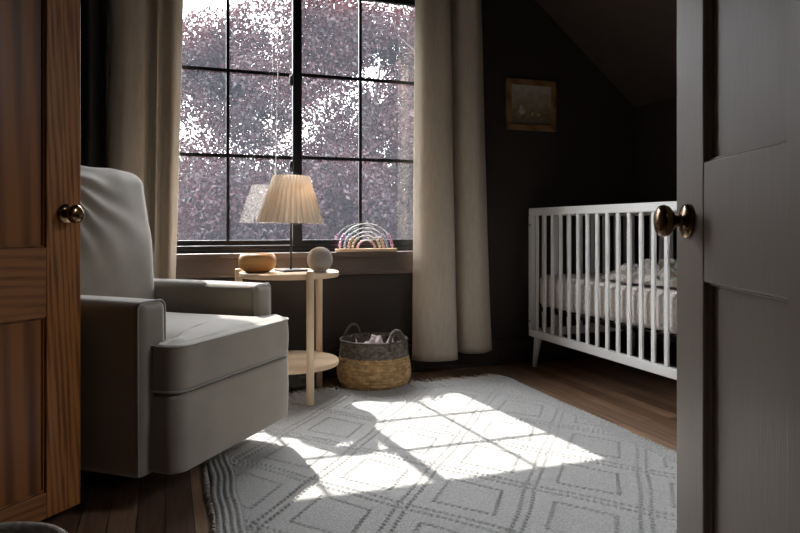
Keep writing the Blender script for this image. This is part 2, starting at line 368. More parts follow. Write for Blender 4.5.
# ------------------------------------------------------------------ curtains
def catmull(P, n):
    P = [Vector(p) for p in P]; P = [P[0]*2-P[1]] + P + [P[-1]*2-P[-2]]
    out_ = []
    for i in range(1, len(P)-2):
        for k in range(n):
            t = k/n; a, b, c, d = P[i-1:i+3]
            out_.append(.5*((2*b)+(c-a)*t+(2*a-5*b+4*c-d)*t*t+(3*b-a-3*c+d)*t**3))
    out_.append(P[-2]); return out_
def curtain(top, bot, z0, z1, label, hemfn, name='curtain', m_=None):
    a = catmull(top, 10); b = catmull(bot, 10); nz = 60; V = []
    for i in range(nz):
        s = i/(nz-1)
        for j, (p, q) in enumerate(zip(a, b)):
            h = z0 + hemfn(q.x)
            z = h + (z1-h)*s
            e = s**.8
            x = q.x*(1-e)+p.x*e; y = q.y*(1-e)+p.y*e
            y += .006*noise.noise(Vector((x*9, z*2.2, 3)))
            V.append((x, y, z))
    me = grid_mesh(name, V, grid_faces(nz, len(a)))
    o = finish_me(name, me, m_ or M_curtain, smooth=True)
    m = o.modifiers.new('thickness', 'SOLIDIFY'); m.thickness = .003
    return tag(o, label, 'curtain', None)
curtain([(1.300, 3.44), (1.335, 3.40), (1.40, 3.385), (1.455, 3.375), (1.50, 3.42), (1.512, 3.50), (1.535, 3.50), (1.55, 3.41), (1.63, 3.37), (1.685, 3.42), (1.715, 3.47)],
        [(1.285, 3.45), (1.325, 3.39), (1.40, 3.355), (1.50, 3.36), (1.545, 3.41), (1.552, 3.49), (1.572, 3.50), (1.59, 3.42), (1.675, 3.385), (1.745, 3.42), (1.785, 3.46)],
        .080, 2.30, 'long oatmeal linen curtain right of the window, beside the crib', lambda x: .0 if x < 1.560 else .022)
curtain([(-.25, 3.46), (-.235, 3.42), (-.18, 3.395), (-.10, 3.41), (-.06, 3.455), (-.03, 3.41), (.0, 3.45), (.04, 3.405), (.092, 3.43)],
        [(-.27, 3.46), (-.255, 3.41), (-.19, 3.375), (-.12, 3.40), (-.085, 3.455), (-.06, 3.40), (-.035, 3.45), (.0, 3.39), (.028, 3.43)],
        .080, 2.30, 'long oatmeal linen curtain left of the window, behind the armchair', lambda x: 0)
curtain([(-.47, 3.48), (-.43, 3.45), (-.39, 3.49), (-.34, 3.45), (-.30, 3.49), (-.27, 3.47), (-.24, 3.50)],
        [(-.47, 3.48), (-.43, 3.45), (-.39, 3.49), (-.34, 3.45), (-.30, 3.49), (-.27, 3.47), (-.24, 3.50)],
        .080, 2.28, 'dark panel imitating the shaded end of the oatmeal curtain at the far left', lambda x: 0, m_=M_shadecurtain)  # extra dark panel where the left curtain turns into shade
rod = empty('curtain_rod', (0, WY-.09, 2.315))
bm = bmesh.new(); tube(bm, [(-.55, 0, 0), (1.90, 0, 0)], .011, 12); finish('rod', bm, M_black, rod, smooth=True)
for x in (-.5, 1.85):
    bm = bmesh.new(); tube(bm, [(x, 0, 0), (x, .09, 0)], .008, 10); lathe(bm, [(0, 0), (.022, 0), (.022, .006), (0, .006)], 20, loc=(x, .0895, 0), M=Matrix.Rotation(PI/2, 3, 'X'))
    finish('bracket', bm, M_black, rod)
tag(rod, 'black metal curtain rod above the window', 'curtain rod')

# ------------------------------------------------------------------ rug: woven lattice of doubled knotted lines
RX0, RX1, RY0, RY1 = .130, 1.715, .75, 3.18
def make_rug():
    root = empty('area_rug', ((RX0+RX1)/2, (RY0+RY1)/2, 0))
    tag(root, 'cream wool rug with raised diamond pattern and fringed end on the floor', 'rug')
    nx, ny = 430, 620
    x = np.linspace(RX0, RX1, nx); y = np.linspace(RY0, RY1, ny)
    X, Y = np.meshgrid(x, y)
    px, py = .42, .53
    u = (X-RX0-.10)/px; v = (Y-RY0)/py
    a = u+v; b = u-v
    def line(t, along, off, w_):
        d = np.abs(((t-off+.5) % 1)-.5)
        g = np.sin(along*2*PI*17); return np.clip(1-d/w_, 0, 1)**.5 * np.where(g > 0, .45*g, -1.0*np.abs(g)**.6)
    h = np.zeros_like(X)
    for t, s in ((a, b), (b, a)):
        for off in (-.045, .045):
            l_ = line(t, s, off, .021); h = np.where(np.abs(l_) > np.abs(h), l_, h)
    # inner diamond in each cell, only near the middle of the cell
    fa = (a % 1)-.5; fb = (b % 1)-.5
    m = np.maximum(np.abs(fa), np.abs(fb))
    cell = (np.floor(a)+np.floor(b)) % 2
    g = np.sin((fa-fb)*2*PI*17); inner = np.clip(1-np.abs(m-.27)/.02, 0, 1)**.5*np.where(g > 0, .45*g, -np.abs(g)**.6)
    h = np.where(np.abs(inner) > np.abs(h), inner, h)
    # rib stripes along the long edges
    for e, sgn in ((RX0, 1), (RX1, -1)):
        de = (X-e)*sgn
        rib = (de < .075)*(np.abs(np.sin(de/.0188*PI))*(.5+.5*np.random.rand(*X.shape)+.4*np.sin(Y*2*PI/.016+de*400))-.4)
        h = np.where(de < .075, rib*1.1, h)
    # small zigzag band at the far end
    dy = RY1-Y
    zz = np.abs(((X/.05) % 1)-.5)*.05
    h = np.where(dy < .11, .9*np.abs(np.sin((dy+zz)/.022*PI)), h)
    weave = .18*np.sin(X*2*PI/.0145)*np.sin(Y*2*PI/.0165)
    Z = .0125+.0080*h+.0012*np.random.rand(*X.shape)+.0018*weave/.18*.5
    Z += .004*np.sin(X*5+Y*3)*np.exp(-((X-RX0)/.3)**2)
    xj = X+.004*np.sin(Y*9)+.003*np.sin(Y*23+1)
    V = np.stack([xj-root.location.x, Y-root.location.y, Z], -1)
    me = bpy.data.meshes.new('woven_field')
    n = nx*ny
    idx = np.arange(n).reshape(ny, nx)
    q = np.stack([idx[:-1, :-1], idx[:-1, 1:], idx[1:, 1:], idx[1:, :-1]], -1).reshape(-1, 4)
    me.vertices.add(n); me.vertices.foreach_set('co', V.reshape(-1).astype(np.float32))
    me.loops.add(q.size); me.loops.foreach_set('vertex_index', q.reshape(-1).astype(np.int32))
    me.polygons.add(len(q)); me.polygons.foreach_set('loop_start', np.arange(0, q.size, 4, dtype=np.int32))
    me.update(calc_edges=True); me.validate()
    finish_me('woven_field', me, M_rug, root, smooth=True)
    bm = bmesh.new(); box(bm, RX0-root.location.x+.006, RX1-root.location.x-.006, RY0-root.location.y, RY1-root.location.y, .0, .008)
    finish('backing', bm, M_fringe, root)
    bm = bmesh.new(); X_ = RX0
    while X_ < RX1:
        for yy, sg in ((RY1, 1), (RY0, -1)):
            l = random.uniform(.09, .14); dx = random.uniform(-.02, .02); p0 = Vector((X_-root.location.x, yy-root.location.y-.005*sg, .010))
            tube(bm, [p0, p0+Vector((dx*.3, sg*l*.35, .004)), p0+Vector((dx, sg*l*.7, -.003)), p0+Vector((dx*1.6+.008, sg*l, -.006))], [.0035, .0045, .003, .004], 5)
        X_ += .0105
    for yy in np.arange(RY0, RY1, .012):       # fuzzy side edges
        for xx, sg in ((RX0, -1), (RX1, 1)):
            l = random.uniform(.008, .02); p0 = Vector((xx-root.location.x, yy-root.location.y, .010))
            tube(bm, [p0, p0+Vector((sg*l*.6, random.uniform(-.006, .006), .001)), p0+Vector((sg*l, random.uniform(-.01, .01), -.006))], [.004, .0035, .002], 4)
    tag(finish('fringe', bm, M_fringe, root, smooth=True), kind='stuff')
make_rug()

# ------------------------------------------------------------------ armchair
CH = Vector((-.0675, 2.009, 0))
ca = math.atan2(.775, .632)
chair = empty('armchair', CH, ca)
tag(chair, 'grey velvet recliner armchair with padded back in front of the left curtain', 'armchair')
W_ = .72
# local: x along the seat width (0 near .. W far), y towards the back (front edge of the arms at 0)
def rbox(name, m, parent, x0, x1, y0, y1, z0, z1, bev, puff=(0, 0, 0), cuts=8, noise_amp=0, shear=0, taper=None, sub=1, seg=4):
    """upholstered block: rounded, optionally puffed and leaned"""
    bm = bmesh.new(); bmesh.ops.create_cube(bm, size=1)
    bmesh.ops.bevel(bm, geom=bm.edges[:], offset=.0001, segments=1, affect='EDGES') if False else None
    sx, sy, sz = x1-x0, y1-y0, z1-z0
    bmesh.ops.subdivide_edges(bm, edges=bm.edges[:], cuts=cuts, use_grid_fill=True)
    for v in bm.verts:
        c = v.co*2                                   # -1..1
        q = Vector((c.x, c.y, c.z))
        h = Vector((sx/2, sy/2, sz/2)); p = Vector((q.x*h.x, q.y*h.y, q.z*h.z))
        # rounded box projection
        r = min(bev, min(h)*.98)
        inn = Vector((max(-h.x+r, min(h.x-r, p.x)), max(-h.y+r, min(h.y-r, p.y)), max(-h.z+r, min(h.z-r, p.z))))
        d = p-inn
        if d.length > 1e-9:
            # spread the verts of the outer cells over the rounding
            d = d.normalized()*r
            p = inn+d
        fx = (1-c.x*c.x); fy = (1-c.y*c.y); fz = (1-c.z*c.z)
        p.x += math.copysign(puff[0]*fy*fz, c.x) if abs(c.x) > .01 else 0
        p.y += math.copysign(puff[1]*fx*fz, c.y) if abs(c.y) > .01 else 0
        p.z += math.copysign(puff[2]*fx*fy, c.z) if abs(c.z) > .01 else 0
        if taper: p.x *= 1+taper*(c.z)
        p.y += shear*(p.z+sz/2)
        if noise_amp: p += noise_amp*Vector((0, noise.noise(p*7), noise.noise(p*5+Vector((3, 1, 2)))))
        v.co = p+Vector(((x0+x1)/2, (y0+y1)/2, (z0+z1)/2))
    return finish(name, bm, m, parent, smooth=True, sub=sub)
def soft(name, x0, x1, y0, y1, z0, z1, bev, m=M_chair, **k):
    """a block with controlled loops near its edges so the rounding has its own vertices"""
    return rgrid(name, m, chair, x0, x1, y0, y1, z0, z1, bev, **k)
def rgrid(name, m, parent, x0, x1, y0, y1, z0, z1, r, puff=(0, 0, 0), lean=None, fn=None, n=12, na=4):
    """rounded box made from six patches; r = edge radius"""
    hx, hy, hz = (x1-x0)/2, (y1-y0)/2, (z1-z0)/2; r = min(r, hx*.99, hy*.99, hz*.99)
    def ticks(h):
        t = [-h + r*(1-math.cos(PI/2*i/na)) if False else -h + r*(i/na) for i in range(na)]
        t += [-h+r + (2*h-2*r)*i/n for i in range(n)]
        t += [h-r + r*(i/na) for i in range(na+1)]
        return t
    T = (ticks(hx), ticks(hy), ticks(hz)); hs = (hx, hy, hz)
    bm = bmesh.new(); cache = {}
    def vert(i, j, k):
        key = (i, j, k)
        if key in cache: return cache[key]
        p = Vector((T[0][i], T[1][j], T[2][k]))
        c = Vector((p.x/hx, p.y/hy, p.z/hz))
        inn = Vector([max(-h+r, min(h-r, q)) for q, h in zip(p, hs)])
        d = p-inn
        if d.length > 1e-9:
            # cube-to-sphere mapping of the corner
            e = d/r; ee = Vector((math.tan(e.x*PI/4), math.tan(e.y*PI/4), math.tan(e.z*PI/4)))
            p = inn+ee.normalized()*r
        for ax in range(3):
            o1, o2 = [(1, 2), (0, 2), (0, 1)][ax]
            w2 = (1-c[o1]**2)*(1-c[o2]**2)
            p[ax] += puff[ax]*w2*c[ax]
        if lean: p.y += lean*(p.z+hz)
        p += Vector(((x0+x1)/2, (y0+y1)/2, (z0+z1)/2))
        if fn: p = fn(p, c)
        cache[key] = bm.verts.new(p); return cache[key]
    L = [len(t)-1 for t in T]
    for fixed in range(3):
        a, b = [(1, 2), (0, 2), (0, 1)][fixed]
        for side in (0, L[fixed]):
            for i in range(L[a]):
                for j in range(L[b]):
                    q = []
                    for di, dj in ((0, 0), (1, 0), (1, 1), (0, 1)):
                        k = [0, 0, 0]; k[fixed] = side; k[a] = i+di; k[b] = j+dj; q.append(vert(*k))
                    bm.faces.new(q)
    return finish(name, bm, m, parent, smooth=True)
AZ0, AZ1, SF = .10, .603, -.095
I0, I1 = .042, W_-.018                              # side insets of cushion and front panel
def corner(p, R=.05):
    for xe, sg in ((I0, 1), (I1, -1)):
        dx = R-(p.x-xe)*sg; dy = R-(p.y-SF)
        if dx > 0 and dy > 0:
            k = max(dx, dy)/math.hypot(dx, dy); p.x = xe+sg*(R-dx*k); p.y = SF+R-dy*k
    return p                     # arm bottom, arm top, seat front overhang
def armfn(p, c):
    return p
near_arm = soft('arm', 0, .118, 0, .80, AZ0, AZ1, .028, puff=(.004, .006, .006))
far_arm = soft('arm', W_-.118, W_, 0, .80, AZ0, AZ1, .028, puff=(.004, .006, .006))
# front base panel below the cushion
def pad(name, corners, radii, z0, z1, r, crown, centre, rings=22, bulge=.004):
    """stuffed pad: rounded outline in plan, rounded rims, crowned top"""
    out_ = []; n_ = len(corners)
    for i, (c, R) in enumerate(zip(corners, radii)):
        c = Vector(c); p = Vector(corners[i-1]); q = Vector(corners[(i+1) % n_])
        u = (p-c).normalized(); v = (q-c).normalized(); R = max(R, .004)
        o = c+u*R+v*R
        for k in range(9):
            t = PI/2*k/8; out_.append(o-v*R*math.cos(t)-u*R*math.sin(t))
        e0 = c+v*R; e1 = q-(q-c).normalized()*max(radii[(i+1) % n_], .004)
        m_ = max(1, int((e1-e0).length/.03))
        for k in range(1, m_): out_.append(e0.lerp(e1, k/m_))
    N = len(out_); nor = []
    for i in range(N):
        t = (out_[(i+1) % N]-out_[i-1]).normalized(); nor.append(Vector((t.y, -t.x)))
    area = sum(out_[i-1].x*out_[i].y-out_[i].x*out_[i-1].y for i in range(N))
    if area < 0: nor = [-v for v in nor]
    lev = []
    for k in range(7): t = PI/2*k/6; lev.append((r*(1-math.sin(t)), z0+r*(1-math.cos(t))))
    for k in range(1, 6): f = k/6; lev.append((-bulge*math.sin(PI*f), z0+r+(z1-z0-2*r)*f))
    for k in range(7): t = PI/2*k/6; lev.append((r*(1-math.cos(t)), z1-r+r*math.sin(t)))
    V = [(p.x-n.x*i_, p.y-n.y*i_, z) for i_, z in lev for p, n in zip(out_, nor)]
    c = Vector(centre); top_ = [out_[i]-nor[i]*r for i in range(N)]
    for k in range(1, rings):
        f = 1-k/rings
        for p in top_:
            q = c.lerp(p, f); d_ = min((q-o_).length for o_ in top_); V.append((q.x, q.y, z1+crown*(1-math.exp(-d_/.05))))
    L_ = len(lev)+rings-1; F = grid_faces(L_, N, wrap=True); V.append((c.x, c.y, z1+crown*(1-math.exp(-min((c-o_).length for o_ in top_)/.05)))); ci = len(V)-1
    for j in range(N): F.append(((L_-1)*N+j, (L_-1)*N+(j+1) % N, ci))
    F.append(tuple(range(N-1, -1, -1)))
    me = grid_mesh(name, V, F); bm = bmesh.new(); bm.from_mesh(me); bmesh.ops.recalc_face_normals(bm, faces=bm.faces); bm.to_mesh(me); bm.free()
    return finish_me(name, me, M_chair, chair, smooth=True)
pad('front_panel', [(I0, SF), (I1, SF), (I1, .10), (I0, .10)], [.05, .05, .004, .004], .110, .336, .012, .0, (W_/2, 0))
soft('seat_deck', .10, W_-.10, .08, .75, .13, .36, .02)
# T shaped cushion
def cushion_fn(p, c):
    # arms of the T: pinch the rear part to fit between the arms
    if p.y > .0: 
        k = min(1, (p.y)/.015)
        lim0, lim1 = .112, W_-.112
        x = p.x
        if x < lim0: x = x*(1-k)+lim0*k
        if x > lim1: x = x*(1-k)+lim1*k
        p.x = x
    return p
pad('seat_cushion', [(I0, SF), (I1, SF), (I1, -.004), (W_-.120, -.004), (W_-.120, .50), (.120, .50), (.120, -.004), (I0, -.004)],
    [.05, .05, .012, .004, .03, .03, .004, .012], .338, .480, .014, .028, (W_/2, .02))
def backfn(p, c):
    # wrinkles fanned from the upper near corner, taper to the top
    p.x = W_/2 + (p.x-W_/2)*(1.0+.20*min(1, (c.z+1)/1.1))
    if c.y < 0:
        d = Vector((p.x-.16, p.z-1.03)); a = math.atan2(d.y, d.x); r = d.length
        p.y -= .017*math.sin(a*19+2*noise.noise(Vector((p.x*6, p.z*6, 0))))*math.exp(-(r/.22)**2)*min(1, r/.04)
        p.y -= .006*noise.noise(Vector((p.x*7, p.z*9, 1.3)))
    p.z += .008*noise.noise(Vector((p.x*9, 2, 0)))*(1 if c.z > .5 else 0)
    return p
soft('back_cushion', .10, W_-.112, .43, .62, .44, 1.035, .055, lean=.17, puff=(.008, .035, .004), fn=backfn, n=40, na=6)
soft('back_frame', .0, W_, .66, .80, .12, .93, .04, lean=.16, n=10)
# piping
def pipe(pts, name='piping', r=.0034):
    bm = bmesh.new(); tube(bm, pts, r, 8); return finish(name, bm, M_piping, chair, smooth=True)
def arm_pipe(x0, x1):
    z1 = AZ1-.001; y = .010; r = .024
    P = [(x0+.003, y, AZ0+.01), (x0+.002, y, z1-r)]
    for i in range(7):
        a = PI-PI/2*i/6; P.append((x0+.002+r+r*math.cos(a), y, z1-r+r*math.sin(a)))
    for i in range(7):
        a = PI/2-PI/2*i/6; P.append((x1-.002-r+r*math.cos(a), y, z1-r+r*math.sin(a)))
    P.append((x1-.002, y, AZ0+.01)); return P
pipe(arm_pipe(0, .118)); pipe(arm_pipe(W_-.118, W_))
def seat_pipe(z, y=SF-.006, inset=.012, back=.0):
    R = .05; P = [(I0+.001, back, z), (I0-.0005, SF+R, z)]
    for i in range(1, 7): a = PI+PI/2*i/6; P.append((I0+R+(R+.0015)*math.cos(a), SF+R+(R+.0015)*math.sin(a), z))
    for i in range(1, 7): a = 1.5*PI+PI/2*i/6; P.append((I1-R+(R+.0015)*math.cos(a), SF+R+(R+.0015)*math.sin(a), z))
    P.append((I1-.001, back, z)); return P
pipe(seat_pipe(.474)); pipe(seat_pipe(.347))
# swivel base
bm = bmesh.new(); lathe(bm, [(0, .0), (.24, .0), (.25, .006), (.25, .022), (.235, .03), (.06, .034), (.055, .12), (0, .12)], 40, loc=(W_/2, .42, 0))
finish('swivel_base', bm, M_metal_dark, chair, bevel=0)

# ------------------------------------------------------------------ side table
def c2w(cx, cz): return Vector((.943*cx+.332*cz, -.332*cx+.943*cz, 0))
TC = c2w(-.529, 3.19)
table = empty('side_table', TC, 0); tag(table, 'round pale wood side table with three legs and a lower shelf', 'side table')
TR = .235
bm = bmesh.new(); lathe(bm, [(0, .578), (TR-.004, .578), (TR, .582), (TR, .600), (TR-.003, .603), (0, .603)], 96); finish('tabletop', bm, M_birch, table)
bm = bmesh.new(); lathe(bm, [(0, .158), (TR-.004, .158), (TR, .162), (TR, .178), (TR-.003, .181), (0, .181)], 96); finish('lower_shelf', bm, M_birch, table)
for cx, cz in ((-.399, 2.98), (-.414, 3.40), (-.774, 3.18)):
    p = c2w(cx, cz)-TC; p = p.normalized()*(TR+.006)
    z0 = .018 if cz < 3.1 else 0
    bm = bmesh.new(); lathe(bm, [(0, z0), (.014, z0), (.0175, z0+.004), (.0175, .612), (.0155, .616), (0, .616)], 28, loc=p); finish('leg', bm, M_birchleg, table, smooth=True, bevel=0)

# lamp
LP = c2w((291-400)/666*3.20, 3.20); TZ = .603
lamp = empty('table_lamp', (LP.x, LP.y, TZ), 0); tag(lamp, 'table lamp with cream pleated shade and slim black stem on the side table', 'lamp')
bm = bmesh.new(); box(bm, -.062, .062, -.062, .062, 0, .010); finish('base', bm, M_black, lamp, bevel=.002)
lamp.rotation_euler.z = math.radians(12)
bm = bmesh.new(); tube(bm, [(0, 0, .008), (0, 0, .40)], .0055, 12); finish('stem', bm, M_black, lamp, smooth=True)
M_shade = mat('pleated_shade_paper', (.88, .85, .80), .8, var=(.86, .83, .78), scale=30); add_trans(M_shade, .26, (.92, .86, .78))
n = 34; rows = 10; V = []; H0, H1 = .232, .458; R0, R1 = .153, .083
for i in range(rows):
    s = i/(rows-1)
    for j in range(n*2):
        a = PI*j/n; r = R0+(R1-R0)*s; r += (.0058-.0026*s)*(1 if j % 2 else -1)
        zz = H0+(H1-H0)*s + (.003 if (j % 2 and i == 0) else 0)
        V.append((r*math.cos(a), r*math.sin(a)*1.0, zz-(.345)))
me = grid_mesh('lamp_shade', V, grid_faces(rows, n*2, wrap=True))
shade = finish_me('lamp_shade', me, M_shade, lamp); shade.location = (0, 0, .345); shade.rotation_euler = (math.radians(1), math.radians(1.2), 0)
m = shade.modifiers.new('thickness', 'SOLIDIFY'); m.thickness = .0012
bm = bmesh.new()
for j in range(1, n*2, 2):
    a = PI*j/n; tube(bm, [((R0+.0060)*math.cos(a), (R0+.0060)*math.sin(a), H0+.003-.345), ((R1+.0034)*math.cos(a), (R1+.0034)*math.sin(a), H1-.345)], .0016, 5)
M_fold = mat('shade_fold_edge', (.80, .74, .66), .8)
finish('pleat_folds', bm, M_fold, shade, smooth=True)
bm = bmesh.new()
for k in range(3): tube(bm, [(0, 0, .45-.345), (.082*math.cos(2.1*k), .082*math.sin(2.1*k), .455-.345)], .0015, 6)
tube(bm, [(0, 0, .38-.345), (0, 0, .46-.345)], .004, 8); finish('shade_fitter', bm, M_black, lamp).location = (0, 0, .345)
M_bulb = bpy.data.materials.new('warm_bulb'); M_bulb.use_nodes = True
bb = M_bulb.node_tree.nodes['Principled BSDF']; bb.inputs['Emission Color'].default_value = (1, .55, .22, 1); bb.inputs['Emission Strength'].default_value = 34
bm = bmesh.new(); lathe(bm, [(0, .385), (.012, .387), (.014, .395), (.024, .415), (.022, .432), (.012, .442), (0, .445)], 20)
for v in bm.verts: v.co.z = v.co.z-.04; v.co.x += .034; v.co.y -= .022
finish('bulb', bm, M_bulb, lamp, smooth=True)
bm = bmesh.new(); tube(bm, [(.062, .02, .004), (.10, .03, .004), (.13, .055, .003), (.145, .09, .003)], .0022, 6); finish('power_cord', bm, M_black, lamp)

# bowl
BP = c2w((257.5-400)/666*3.12, 3.12)
bm = bmesh.new()
lathe(bm, [(0, 0), (.045, 0), (.062, .006), (.080, .020), (.087, .040), (.087, .062), (.082, .078), (.074, .088), (.068, .088), (.066, .078), (.072, .068), (.077, .052), (.076, .035), (.062, .016), (0, .010)], 56)
bowl = finish('wooden_bowl', bm, M_bowl, smooth=True); bowl.location = (BP.x, BP.y, TZ)
tag(bowl, 'rounded honey brown wooden bowl on the side table left of the lamp', 'bowl')
# speaker
SP = c2w((320-400)/666*3.12, 3.12)
spk = empty('smart_speaker', (SP.x, SP.y, TZ), 0); tag(spk, 'grey fabric ball shaped speaker on the side table right of the lamp', 'speaker')
bm = bmesh.new(); R = .060; prof = [(0, 0.006)] + [(R*math.sin(a), .060-R*math.cos(a)) for a in [math.radians(x) for x in range(26, 181, 7)]] + [(0, .12)]
prof = [p for p in prof if p[1] >= .006]; lathe(bm, prof, 48); finish('fabric_body', bm, M_speaker, spk, smooth=True)
bm = bmesh.new(); lathe(bm, [(0, 0), (.030, 0), (.033, .003), (.030, .010), (0, .012)], 36); finish('base', bm, M_speakerb, spk, smooth=True)

# bead rainbow on the sill
RZ = WZ0; RBX = 1.04
rb = empty('bead_rainbow_toy', (RBX, WY-.020, RZ), 0); tag(rb, 'rainbow toy of white arches threaded with pastel beads on the window sill', 'toy')
bm = bmesh.new(); box(bm, -.172, .172, -.022, .022, 0, .016); finish('base', bm, M_birch, rb, bevel=.002)
PAST = [(.60, .28, .40), (.36, .42, .58), (.66, .42, .28), (.55, .50, .33), (.66, .34, .36)]
arch_r = [.150, .123, .100, .078, .050]
bead_me = {}
for k, (r, c) in enumerate(zip(arch_r, PAST)):
    bm = bmesh.new(); tube(bm, [(r*math.cos(PI*i/28), 0, .016+r*.92*math.sin(PI*i/28)) for i in range(29)], .0028, 8)
    ar = finish('arch_wire', bm, M_wirew, rb, smooth=True)
    m = mat('pastel_bead_'+['plum', 'blue', 'peach', 'olive', 'rose'][k], c, .45)
    bm = bmesh.new(); bmesh.ops.create_uvsphere(bm, u_segments=12, v_segments=8, radius=.0088 if k < 3 else .0078)
    bm.to_mesh(me := bpy.data.meshes.new('bead')); bm.free(); me.materials.append(m)
    me.polygons.foreach_set('use_smooth', [True]*len(me.polygons))
    nb = [5, 5, 4, 4, 3][k]; da = .0175/r
    for s in (0, 1):
        for i in range(nb):
            a = .06+da*(i+.5); a = a if s else PI-a
            b_ = bpy.data.objects.new('bead', me); C.objects.link(b_); b_.parent = ar; b_.location = (r*math.cos(a), 0, .016+r*.92*math.sin(a))

# ------------------------------------------------------------------ woven basket
def woven(name, prof, n, m, parent, rows_amp=.0035, row_h=.012, ncol=34, twist=0, nz=60, thick=.006):
    """surface of revolution with an over-under weave pressed into it; prof: list of (r,z)"""
    zs = np.linspace(prof[0][1], prof[-1][1], nz); rr = np.interp(zs, [p[1] for p in prof], [p[0] for p in prof])
    V = []; S = []; hsh = lambda i, j: (math.sin(i*12.9898+j*78.233)*43758.5453) % 1
    for z, r in zip(zs, rr):
        row = math.floor(z/row_h); ph = (row % 2)*PI/2; fz = abs(math.sin(PI*(z/row_h)))**.6
        for j in range(n):
            a = 2*PI*j/n; d = rows_amp*(fz*(.25+.75*abs(math.sin(a*ncol/2+ph))**.6))-rows_amp*.6
            V.append(((r+d)*math.cos(a), (r+d)*math.sin(a), z)); S.append(hsh(row, math.floor((a*ncol/2+ph)/PI)))
    me = grid_mesh(name, V, grid_faces(nz, n, wrap=True))
    at = me.attributes.new('strand', 'FLOAT', 'POINT'); at.data.foreach_set('value', S)
    o = finish_me(name, me, m, parent, smooth=True)
    md = o.modifiers.new('thickness', 'SOLIDIFY'); md.thickness = thick; md.offset = -1
    return o
BC = c2w(-.133, 3.40)
bas = empty('storage_basket', (BC.x, BC.y, .017), math.radians(20)); tag(bas, 'belly shaped seagrass basket with grey rim and two loop handles under the window', 'basket')
bas.location.z = .012
woven('seagrass_body', [(.150, .0), (.172, .018), (.184, .05), (.186, .08), (.181, .12), (.174, .155)], 340, M_straw, bas, nz=130, row_h=.0165, ncol=32, rows_amp=.014)
woven('grey_rim_band', [(.176, .153), (.174, .17), (.171, .20), (.169, .232)], 340, M_rim, bas, nz=60, row_h=.0085, ncol=44, rows_amp=.006)
bm = bmesh.new(); tube(bm, [(.170*math.cos(2*PI*i/48), .170*math.sin(2*PI*i/48), .233) for i in range(49)], .006, 8); finish('rim', bm, M_rim, bas, smooth=True)
bm = bmesh.new(); lathe(bm, [(0, .004), (.148, .004)], 40); finish('bottom', bm, M_straw, bas)
for s in (-1, 1):
    # handles at near right and far left of the rim as seen from the door
    ang = math.radians(-62) - math.radians(20) + (PI if s < 0 else 0)
    P = []
    for i in range(15):
        t = PI*i/14; off = .055*math.cos(t); zz = .195+.095*math.sin(t)**.8
        P.append(((.166-.012*math.sin(t))*math.cos(ang)-off*math.sin(ang), (.166-.012*math.sin(t))*math.sin(ang)+off*math.cos(ang), zz))
    bm = bmesh.new(); tube(bm, P, .0085, 10); finish('handle', bm, M_rim, bas, smooth=True)
# cloth inside
def heap(name, m, loc, sx, sy, hgt, seed, amp=.5, n=60, sub=0, sharp=1.0):
    V = []
    for i in range(n):
        for j in range(n):
            u, v = i/(n-1)*2-1, j/(n-1)*2-1; r = max(abs(u), abs(v))
            rr = math.hypot(u, v)+1e-9; k = max(abs(u), abs(v))/rr; x, y = u*k, v*k      # square to disc
            q = math.hypot(x, y)
            e = 1-q**4
            f = abs(noise.noise(Vector((x*2.2*sharp+seed, y*2.2*sharp, seed))))*1.6+abs(noise.noise(Vector((x*5*sharp, y*5*sharp+seed, 2))))*.6
            z = e*hgt*((1-amp)+amp*f)
            wob = 1+.13*noise.noise(Vector((x*2, y*2, seed*3)))
            V.append((x*sx*wob+.02*noise.noise(Vector((x*4, y*4, seed+9))), y*sy*wob, z))
    me = grid_mesh(name, V, grid_faces(n, n)); o = finish_me(name, me, m, smooth=True); o.location = loc
    return o
h = heap('folded_muslin', M_cloth, (BC.x, BC.y, .10), .148, .148, .150, 4.2)
tag(h, 'crumpled pale cloth inside the seagrass basket', 'cloth')
# dark knitted pouf under the table
PP = c2w((286-400)/666*3.38, 3.38)
pf = woven('floor_pouf', [(.02, .0), (.11, .004), (.140, .03), (.145, .06), (.13, .10), (.08, .125), (.01, .13)], 160, M_pouf, None, rows_amp=.006, row_h=.022, ncol=16, nz=50)
pf.location = (PP.x+.0, PP.y, .012); tag(pf, 'low dark grey knitted pouf on the floor under the side table', 'pouf')
pf.location.z = .001

# basket in the left foreground
FB = c2w(-.79, 1.24)
fb = empty('wicker_basket', (FB.x, FB.y, .0)); tag(fb, 'grey wicker basket in the foreground beside the wooden door', 'basket')
woven('wicker_body', [(.10, .0), (.125, .03), (.145, .08), (.150, .13), (.152, .19)], 240, M_wicker, fb, nz=70, row_h=.014, ncol=24)
bm = bmesh.new(); tube(bm, [(.153*math.cos(2*PI*i/48), .153*math.sin(2*PI*i/48), .192) for i in range(49)], .010, 8); finish('rim', bm, M_wicker, fb, smooth=True)
bm = bmesh.new(); lathe(bm, [(0, .004), (.10, .004)], 40); finish('bottom', bm, M_wicker, fb)

